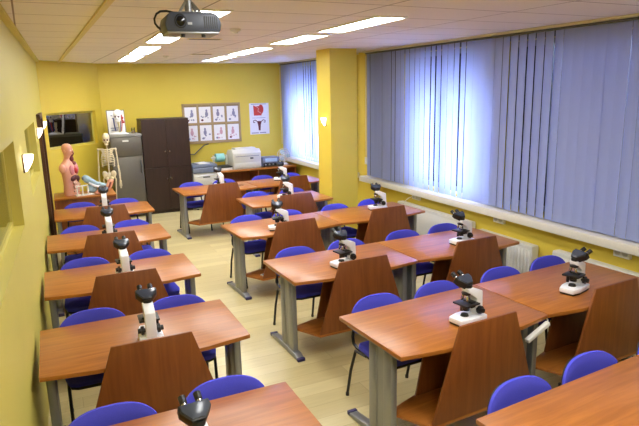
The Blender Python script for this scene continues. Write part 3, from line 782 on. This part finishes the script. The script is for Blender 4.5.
MB().ell((-0.028, -0.084, 0.745), (0.012, 0.008, 0.007)).ell((0.028, -0.084, 0.745), (0.012, 0.008, 0.007)).build('eye', M['white'], to)
MB().ell((0.035, -0.04, 0.60), (0.045, 0.04, 0.055)).ell((0.045, -0.045, 0.70), (0.035, 0.048, 0.06)).ell((0.06, -0.06, 0.52), (0.05, 0.04, 0.04)).build('muscle', M['muscle'], to)
MB().ell((0.06, -0.085, 0.42), (0.06, 0.045, 0.085)).ell((-0.06, -0.085, 0.42), (0.055, 0.04, 0.085)).build('lung', M['lung'], to)
MB().ell((0.02, -0.11, 0.41), (0.04, 0.03, 0.05)).build('heart', M['red'], to)
MB().ell((-0.04, -0.10, 0.29), (0.085, 0.035, 0.045), RY(-0.3)).ell((0.07, -0.1, 0.27), (0.045, 0.03, 0.05)).build('liver', M['liver'], to)
q = MB().tube([(-0.085+0.17*(0.5-0.5*math.cos(i*0.85)), -0.112-0.008*math.sin(i*1.3), 0.07+i*0.0095) for i in range(17)], 0.020, 10)
q.build('intestine', M['gut'], to)
MB().ell((0.10, -0.06, 0.15), (0.045, 0.04, 0.09)).build('hip_muscle', M['muscle'], to)

# loose pieces around it
lm = thing('muscle_model', 'pale blue limb-shaped anatomical piece propped right of the torso', 'anatomical model', (0.50, 9.95, TZ), 0.1)
MB().tube([(-0.06, 0, 0.24), (0.0, -0.02, 0.20), (0.09, -0.02, 0.14), (0.17, 0, 0.115), (0.24, 0.0, 0.10)], 0.062, 14, 0.032).ell((-0.06, 0, 0.25), (0.062, 0.062, 0.05)).ell((0.25, 0, 0.10), (0.035, 0.033, 0.03)).build('limb', M['paleblue'], lm)
MB().ell((0.02, 0.0, 0.0735), (0.085, 0.06, 0.072)).build('stand', M['paleblue'], lm)
MB().tube([(-0.03, -0.055, 0.18), (0.06, -0.065, 0.12), (0.15, -0.045, 0.09)], 0.02, 10).build('tendon', M['white'], lm)
pm = thing('foot_model', 'pinkish flesh-coloured limb model at the right end of the table', 'anatomical model', (0.74, 9.78, TZ), 0.3)
MB().tube([(-0.12, 0, 0.045), (-0.04, 0, 0.06), (0.03, 0, 0.10), (0.07, 0, 0.19)], 0.044, 14, 0.05).ell((0.07, 0, 0.195), (0.05, 0.05, 0.03)).ell((-0.13, 0, 0.04), (0.05, 0.045, 0.036)).build('limb', M['skin'], pm)
for i in range(4): MB().ell((-0.175, -0.032+i*0.021, 0.03), (0.02, 0.011, 0.014)).build('toe', M['skin'], pm)
MB().tube([(-0.06, -0.05, 0.06), (0.02, -0.05, 0.11), (0.05, -0.05, 0.18)], 0.016, 8).build('tendon', M['muscle'], pm)
wf = thing('display_frame', 'small white open display frame standing before the torso', 'display frame', (0.28, 9.72, TZ), 0.25)
for x in (0.0, 0.085, 0.17): MB().box(x, x+0.016, 0, 0.02, 0, 0.15).build('upright', M['white_pl'], wf, smooth=False)
MB().box(0, 0.186, 0, 0.02, 0.15, 0.166).build('top_bar', M['white_pl'], wf, smooth=False)
MB().box(-0.01, 0.26, -0.03, 0.1, 0, 0.012).build('base', M['white_pl'], wf, smooth=False)

# ------------------------------------------------------------------ skeleton
sl = thing('skeleton_model', 'full-size hanging skeleton beside the grey fridge', 'skeleton', (0.86, 10.55, 0), -0.1)
sl.scale = (0.82, 0.85, 0.99)
MB().lathe([(0.0, 0), (0.22, 0), (0.22, 0.02), (0.03, 0.05), (0.0, 0.05)], 20).tube([(0, 0.09, 0.04), (0, 0.09, 1.45)], 0.010, 10).build('stand', M['steel'], sl)
q = MB().ell((0, 0.0, 1.60), (0.076, 0.092, 0.082)).ell((0, -0.045, 1.535), (0.05, 0.045, 0.052)).box(-0.04, 0.04, -0.09, -0.02, 1.475, 1.495, 0.008).ell((-0.05, -0.04, 1.54), (0.02, 0.035, 0.015)).ell((0.05, -0.04, 1.54), (0.02, 0.035, 0.015))
so = q.build('skull', M['bone'], sl)
MB().ell((-0.03, -0.078, 1.565), (0.018, 0.015, 0.017)).ell((0.03, -0.078, 1.565), (0.018, 0.015, 0.017)).ell((0, -0.088, 1.53), (0.01, 0.01, 0.016)).build('eye_socket', M['liver'], so)
q = MB()
for i in range(24):
    z = 0.96+i*0.0215; q.ell((0, 0.045+0.012*math.sin(i*0.28), z), (0.02, 0.018, 0.010), seg=10)
q.tube([(0, 0.045, 0.95), (0, 0.05, 1.2), (0, 0.035, 1.5)], 0.010, 8)
q.build('spine', M['bone'], sl)
q = MB()
for i in range(10):
    z = 1.395-i*0.030; w = 0.075+0.062*math.sin(PI*min(1, (i+1)/9.0)*0.62); dp = 0.07+0.022*math.sin(PI*(i+1)/11)
    for s in (-1, 1):
        pts = [(s*w*math.sin(a), 0.04-dp*(1-math.cos(a))*0.85, z-0.012*a-(0.02 if a > 2 else 0)*0) for a in [PI*k/9*(0.93 if i < 7 else 0.72) for k in range(10)]]
        q.tube(pts, 0.0062, 6)
q.box(-0.016, 0.016, -0.092, -0.080, 1.18, 1.37, 0.004)
q.build('ribcage', M['bone'], sl)
MB().tube([(0, -0.07, 1.385), (0.09, -0.03, 1.41), (0.165, 0.0, 1.405)], 0.009, 8).tube([(0, -0.07, 1.385), (-0.09, -0.03, 1.41), (-0.165, 0.0, 1.405)], 0.009, 8).prism([(0.06, 1.25), (0.14, 1.40), (0.05, 1.38)], 0.06, 0.07, 'Y').prism([(-0.06, 1.25), (-0.14, 1.40), (-0.05, 1.38)], 0.06, 0.07, 'Y').build('shoulder_bones', M['bone'], sl)
q = MB()
for s in (-1, 1):
    q.ell((s*0.085, 0.02, 0.955), (0.058, 0.04, 0.065), RY(s*0.5)).ell((s*0.05, -0.02, 0.88), (0.035, 0.03, 0.035))
q.ell((0, 0.045, 0.93), (0.04, 0.025, 0.06)).build('pelvis', M['bone'], sl)
for s in (-1, 1):
    q = MB().ell((s*0.172, 0, 1.395), (0.024, 0.024, 0.024)).tube([(s*0.175, 0, 1.39), (s*0.19, 0.0, 1.24), (s*0.195, 0.0, 1.10)], 0.012, 8).ell((s*0.195, 0, 1.09), (0.022, 0.018, 0.018)).tube([(s*0.19, 0, 1.085), (s*0.20, -0.03, 0.96), (s*0.205, -0.05, 0.85)], 0.008, 8).tube([(s*0.205, 0.01, 1.085), (s*0.222, -0.02, 0.96), (s*0.22, -0.045, 0.85)], 0.007, 8)
    q.ell((s*0.213, -0.055, 0.83), (0.022, 0.014, 0.022))
    for k in range(5): q.tube([(s*(0.196+k*0.009), -0.058, 0.82), (s*(0.190+k*0.011), -0.066, 0.745 if 0 < k < 4 else 0.765), (s*(0.189+k*0.011), -0.066, 0.70 if 0 < k < 4 else 0.735)], 0.0046, 6)
    q.build('arm', M['bone'], sl)
    q = MB().ell((s*0.10, 0.0, 0.90), (0.024, 0.024, 0.024)).tube([(s*0.10, 0, 0.90), (s*0.125, 0, 0.86), (s*0.11, 0.0, 0.68), (s*0.092, 0, 0.48)], 0.0145, 10).ell((s*0.09, 0, 0.475), (0.034, 0.028, 0.026)).ell((s*0.09, -0.03, 0.475), (0.017, 0.01, 0.018)).tube([(s*0.085, 0, 0.46), (s*0.085, 0, 0.27), (s*0.085, 0.005, 0.09)], 0.013, 8).tube([(s*0.11, 0.01, 0.45), (s*0.113, 0.012, 0.27), (s*0.105, 0.01, 0.10)], 0.007, 8)
    q.ell((s*0.092, 0.02, 0.075), (0.024, 0.04, 0.02))
    for k in range(5): q.tube([(s*(0.07+k*0.011), -0.005, 0.075), (s*(0.065+k*0.014), -0.10, 0.06), (s*(0.065+k*0.015), -0.15, 0.055)], 0.006, 6)
    q.build('leg', M['bone'], sl)

# ------------------------------------------------------------------ back wall charts
bd = thing('chart_board', 'wide wooden notice board holding eight white anatomical prints', 'notice board', (2.51, YB-0.03, 1.255))
bd.scale = (1.015, 1, 1.015)
BW, BH = 1.22, 0.82
MB().box(0, BW, 0.008, 0.028, 0, BH).build('backing', M['boardback'], bd, smooth=False)
q = MB()
for a in ((0, BW, 0, 0.045), (0, BW, BH-0.035, BH), (0, 0.035, 0, BH), (BW-0.03, BW, 0, BH), (0, BW, BH/2-0.012, BH/2+0.012)): q.box(a[0], a[1], -0.008, 0.012, a[2], a[3])
for k in (1, 2, 3): q.box(0.02+k*0.295-0.015, 0.02+k*0.295+0.015, -0.006, 0.012, 0, BH)
q.build('frame', M['board'], bd, smooth=False)
rr = random.Random(11)
for j in range(2):
    for k in range(4):
        x0 = 0.045+k*0.295; z0 = 0.055+j*0.375
        s = MB().box(x0, x0+0.245, 0.002, 0.007, z0, z0+0.32).build('print_sheet', M['paper'], bd, smooth=False)
        q = MB()
        cx = x0+rr.uniform(0.10, 0.16)
        q.ell((cx, 0.001, z0+0.24), (0.022, 0.0015, 0.028), seg=10).ell((cx, 0.001, z0+0.17), (0.035, 0.0015, 0.055), seg=10)
        for i in range(5): q.ell((x0+rr.uniform(0.04, 0.2), 0.001, z0+rr.uniform(0.04, 0.13)), (rr.uniform(.01, .024), 0.0015, rr.uniform(.008, .02)), seg=8)
        q.build('drawing', M['inkp'] if rr.random() < 0.35 else M['ink'], s)
        q = MB().ell((x0+0.06, 0.001, z0+0.05), (0.026, 0.0015, 0.022), seg=8)
        q.build('drawing', M['inkdark'] if rr.random() < 0.4 else M['ink'], s)
po = thing('anatomy_poster', 'white poster with red anatomical drawings left of the back blind', 'poster', (3.965, YB-0.006, 1.385))
po.scale = (1.015, 1, 1.015)
MB().box(0, 0.44, 0, 0.004, 0, 0.66).build('sheet', M['paper'], po, smooth=False)
q = MB().ell((0.20, -0.001, 0.50), (0.10, 0.002, 0.10)).ell((0.26, -0.0015, 0.53), (0.06, 0.002, 0.10)).prism([(0.10, 0.40), (0.27, 0.40), (0.29, 0.56), (0.16, 0.58), (0.09, 0.62)], -0.002, -0.0005, 'Y')
q.build('upper_drawing', M['inkred'], po)
MB().tube([(0.15, -0.0025, 0.60), (0.21, -0.0025, 0.55), (0.19, -0.0025, 0.49), (0.26, -0.0025, 0.45)], 0.008, 6).build('upper_outline', M['gut'], po)
q = MB().prism([(0.195, 0.08), (0.235, 0.08), (0.245, 0.20), (0.27, 0.28), (0.16, 0.28), (0.185, 0.20)], -0.002, -0.0005, 'Y')
for s in (-1, 1): q.tube([(0.215+s*0.05, -0.0015, 0.275), (0.215+s*0.09, -0.0015, 0.305), (0.215+s*0.135, -0.0015, 0.29), (0.215+s*0.13, -0.0015, 0.25), (0.215+s*0.10, -0.0015, 0.255)], 0.009, 6)
q.build('lower_drawing', M['inkdark'], po)
q = MB()
for x, z, w, h in ((0.04, 0.635, 0.34, 0.012), (0.06, 0.345, 0.30, 0.008), (0.03, 0.02, 0.16, 0.018), (0.22, 0.022, 0.14, 0.018)): q.box(x, x+w, -0.0015, 0.0, z, z+h)
q.build('caption', M['ink'], po, smooth=False)

# ------------------------------------------------------------------ equipment along the back wall
be = thing('back_bench', 'long cherry wood bench under the equipment on the back wall', 'bench', (2.98, 11.15, 0))
MB().box(0, 1.70, 0, 0.66, 0.712, 0.745, 0.003).build('worktop', M['wood'], be)
for x in (0.0, 0.84, 1.675): MB().box(x, x+0.025, 0.02, 0.64, 0, 0.711).build('side_panel', M['wood_shaded'], be, smooth=False)
MB().box(0.025, 1.675, 0.58, 0.60, 0.1, 0.711).build('back_panel', M['wood_shaded'], be, smooth=False)
BZ = 0.7455
cpv = thing('copier', 'grey and white photocopier standing right of the dark cupboard', 'copier', (2.475, 11.15, 0))
MB().box(0, 0.50, 0, 0.55, 0.03, 0.74, 0.01).build('body', M['pgrey'], cpv)
MB().box(-0.01, 0.51, -0.02, 0.55, 0.745, 0.84, 0.01).build('scanner', M['pgrey2'], cpv)
MB().box(0.0, 0.50, 0.06, 0.54, 0.842, 0.90, 0.012).build('lid', M['pgrey2'], cpv)
MB().prism([(-0.02, 0.80), (0.06, 0.845), (0.06, 0.80)], 0.02, 0.48, 'X').build('control_panel', M['black'], cpv, smooth=False)
for z in (0.12, 0.32, 0.52):
    d = MB().box(0.02, 0.48, -0.012, 0.0, z, z+0.18, 0.004).build('paper_drawer', M['pgrey'], cpv)
    MB().box(0.18, 0.32, -0.018, -0.010, z+0.13, z+0.155).build('handle', M['steel_dk'], d, smooth=False)
for x in (0.04, 0.44): MB().box(x, x+0.03, 0.05, 0.5, 0, 0.03).build('foot', M['black'], cpv, smooth=False)
tag(MB().box(-0.11, 0.11, -0.15, 0.15, 0, 0.012).xf(T(2.72, 11.45, 0.9035) @ RZ(0.15)).build('paper_stack', M['paper'], smooth=False), 'white sheets of paper lying on the photocopier lid', 'paper')
lp = thing('laser_printer', 'large off-white laser printer on the back bench', 'printer', (3.32, 11.22, BZ), 0.0)
MB().prism([(0, 0.0), (0.50, 0.0), (0.50, 0.30), (0.40, 0.38), (0.08, 0.40), (0.0, 0.33)], 0.0, 0.60, 'X', 0.012).build('body', M['pgrey'], lp)
MB().prism([(0.09, 0.401), (0.38, 0.381), (0.36, 0.42), (0.12, 0.43)], 0.08, 0.52, 'X', 0.006).build('output_lid', M['pgrey'], lp)
MB().box(0.03, 0.57, -0.012, 0.0, 0.03, 0.13, 0.004).build('paper_tray', M['pgrey'], lp)
MB().box(0.36, 0.43, -0.006, 0.0, 0.20, 0.235, 0.002).build('badge', M['steel_dk'], lp)
MB().box(0.05, 0.55, -0.008, 0.0, 0.26, 0.27).build('seam', M['pgrey2'], lp, smooth=False)
su = thing('power_supply', 'grey bench instrument with dark knob strip beside the laser printer', 'instrument', (3.96, 11.25, BZ))
MB().box(0, 0.38, 0, 0.3, 0.012, 0.20, 0.008).build('case', M['pgrey2'], su)
MB().box(0.01, 0.37, -0.006, 0.001, 0.02, 0.085).build('front_strip', M['black'], su, smooth=False)
for i in range(4): MB().lathe([(0.0, 0), (0.018, 0), (0.016, 0.018), (0, 0.02)], 12, T(0.06+i*0.085, -0.006, 0.052) @ RX(PI/2)).build('knob', M['steel'], su)
MB().box(0.06, 0.32, -0.006, 0.001, 0.11, 0.18).build('display', M['paleblue'], su, smooth=False)
for x in (0.02, 0.33): MB().box(x, x+0.03, 0.02, 0.28, 0, 0.013).build('foot', M['black'], su, smooth=False)
fn = thing('desk_fan', 'round pale desk fan on the bench below the back blind', 'fan', (4.53, 11.47, BZ), -0.5)
fn.scale = (0.9, 0.9, 0.95)
MB().lathe([(0.0, 0), (0.10, 0), (0.09, 0.02), (0.02, 0.03), (0.0, 0.03)], 20).tube([(0, 0.02, 0.02), (0, 0.03, 0.18)], 0.014, 10).build('base', M['white_pl'], fn)
q = MB(); FC = T(0, 0, 0.20) @ RX(PI/2)
for r, y in ((0.165, 0.0), (0.165, 0.04), (0.12, 0.055), (0.12, -0.015), (0.07, -0.02), (0.07, 0.06)):
    q.tube([(r*math.cos(2*PI*k/28), -y+0.02, 0.20+r*math.sin(2*PI*k/28)) for k in range(29)], 0.004, 6)
for k in range(24):
    a = 2*PI*k/24
    q.tube([(0.03*math.cos(a), -0.045, 0.20+0.03*math.sin(a)), (0.12*math.cos(a), -0.035, 0.20+0.12*math.sin(a)), (0.165*math.cos(a), 0.0, 0.20+0.165*math.sin(a))], 0.0022, 5)
q.build('guard', M['white_pl'], fn)
MB().lathe([(0.0, -0.03), (0.03, -0.03), (0.035, 0.0), (0.03, 0.05), (0, 0.052)], 16, T(0, 0.01, 0) @ FC).build('hub', M['white_pl'], fn)
for k in range(3):
    a = 2*PI*k/3
    MB().prism([(0.02, -0.02), (0.08, -0.05), (0.14, -0.04), (0.145, 0.03), (0.08, 0.045), (0.02, 0.02)], -0.003, 0.003, 'Z', 0, FC @ RZ(a) @ RX(0.35)).build('blade', M['paleblue'], fn)
tr = thing('document_tray', 'flat black tray with white paper left of the laser printer', 'tray', (3.0, 11.25, BZ))
MB().box(0, 0.30, 0, 0.36, 0, 0.05, 0.006).build('body', M['white_pl'], tr)
MB().box(-0.005, 0.305, -0.005, 0.365, 0.055, 0.075, 0.004).build('lid', M['black'], tr)
ro = thing('paper_roll', 'pale cyan roll on a white spindle behind the black tray', 'roll', (3.0, 11.68, BZ))
MB().tube([(-0.02, 0, 0.22), (0.31, 0, 0.22)], 0.022, 10).box(0.02, 0.04, -0.05, 0.05, 0, 0.27).box(0.29, 0.31, -0.05, 0.05, 0, 0.27).build('stand', M['white_pl'], ro)
MB().tube([(0.07, 0, 0.22), (0.25, 0, 0.22)], 0.09, 20).build('roll', M['cyan'], ro)
tag(MB().tube([(2.50, 11.96, 1.16), (2.58, 11.96, 1.05), (2.70, 11.96, 1.04), (2.82, 11.96, 1.14), (2.92, 11.96, 1.22), (3.02, 11.985, 1.24)], 0.012, 8).build('wall_hose', M['steel_dk']), 'dark grey hose curving up the back wall above the photocopier', 'cord')  # sagging hose behind the copier
sw = thing('light_switch', 'white switch plate on the window wall right of the pillar', 'switch', (WX, 8.36, 1.12))
MB().box(-0.012, -0.001, -0.04, 0.04, -0.06, 0.06, 0.003).build('plate', M['white_pl'], sw)
MB().box(-0.018, -0.011, -0.018, 0.018, -0.03, 0.03, 0.003).build('rocker', M['white'], sw)

# ------------------------------------------------------------------ world, camera
w = bpy.data.worlds.new('World'); S.world = w; w.use_nodes = True
nt = w.node_tree; bg = nt.nodes['Background']
bg.inputs['Color'].default_value = (0.80, 0.88, 1.0, 1); bg.inputs['Strength'].default_value = 30.0

cam = bpy.data.cameras.new('camera'); co = bpy.data.objects.new('camera', cam); COL.objects.link(co)
F, YAW, PITCH, ROLL, CZ = 568.039, 0.43626, 0.21459, -0.0230, 2.324
cy, sy = math.cos(YAW), math.sin(YAW); cp, sp = math.cos(PITCH), math.sin(PITCH)
fw = Vector((sy*cp, cy*cp, -sp)); r = Vector((cy, -sy, 0)); u = r.cross(fw)
r2 = math.cos(ROLL)*r+math.sin(ROLL)*u; u2 = -math.sin(ROLL)*r+math.cos(ROLL)*u
m = Matrix((r2, u2, -fw)).transposed().to_4x4(); m.translation = (0, 0, CZ)
co.matrix_world = m
cam.sensor_width = 36; cam.sensor_fit = 'HORIZONTAL'; cam.lens = 36*F/639; cam.clip_start = 0.05
S.camera = co
S.view_settings.view_transform = 'Standard'; S.view_settings.look = 'None'
S.view_settings.exposure = 0.98; S.view_settings.gamma = 1.0; S.view_settings.use_curve_mapping = False
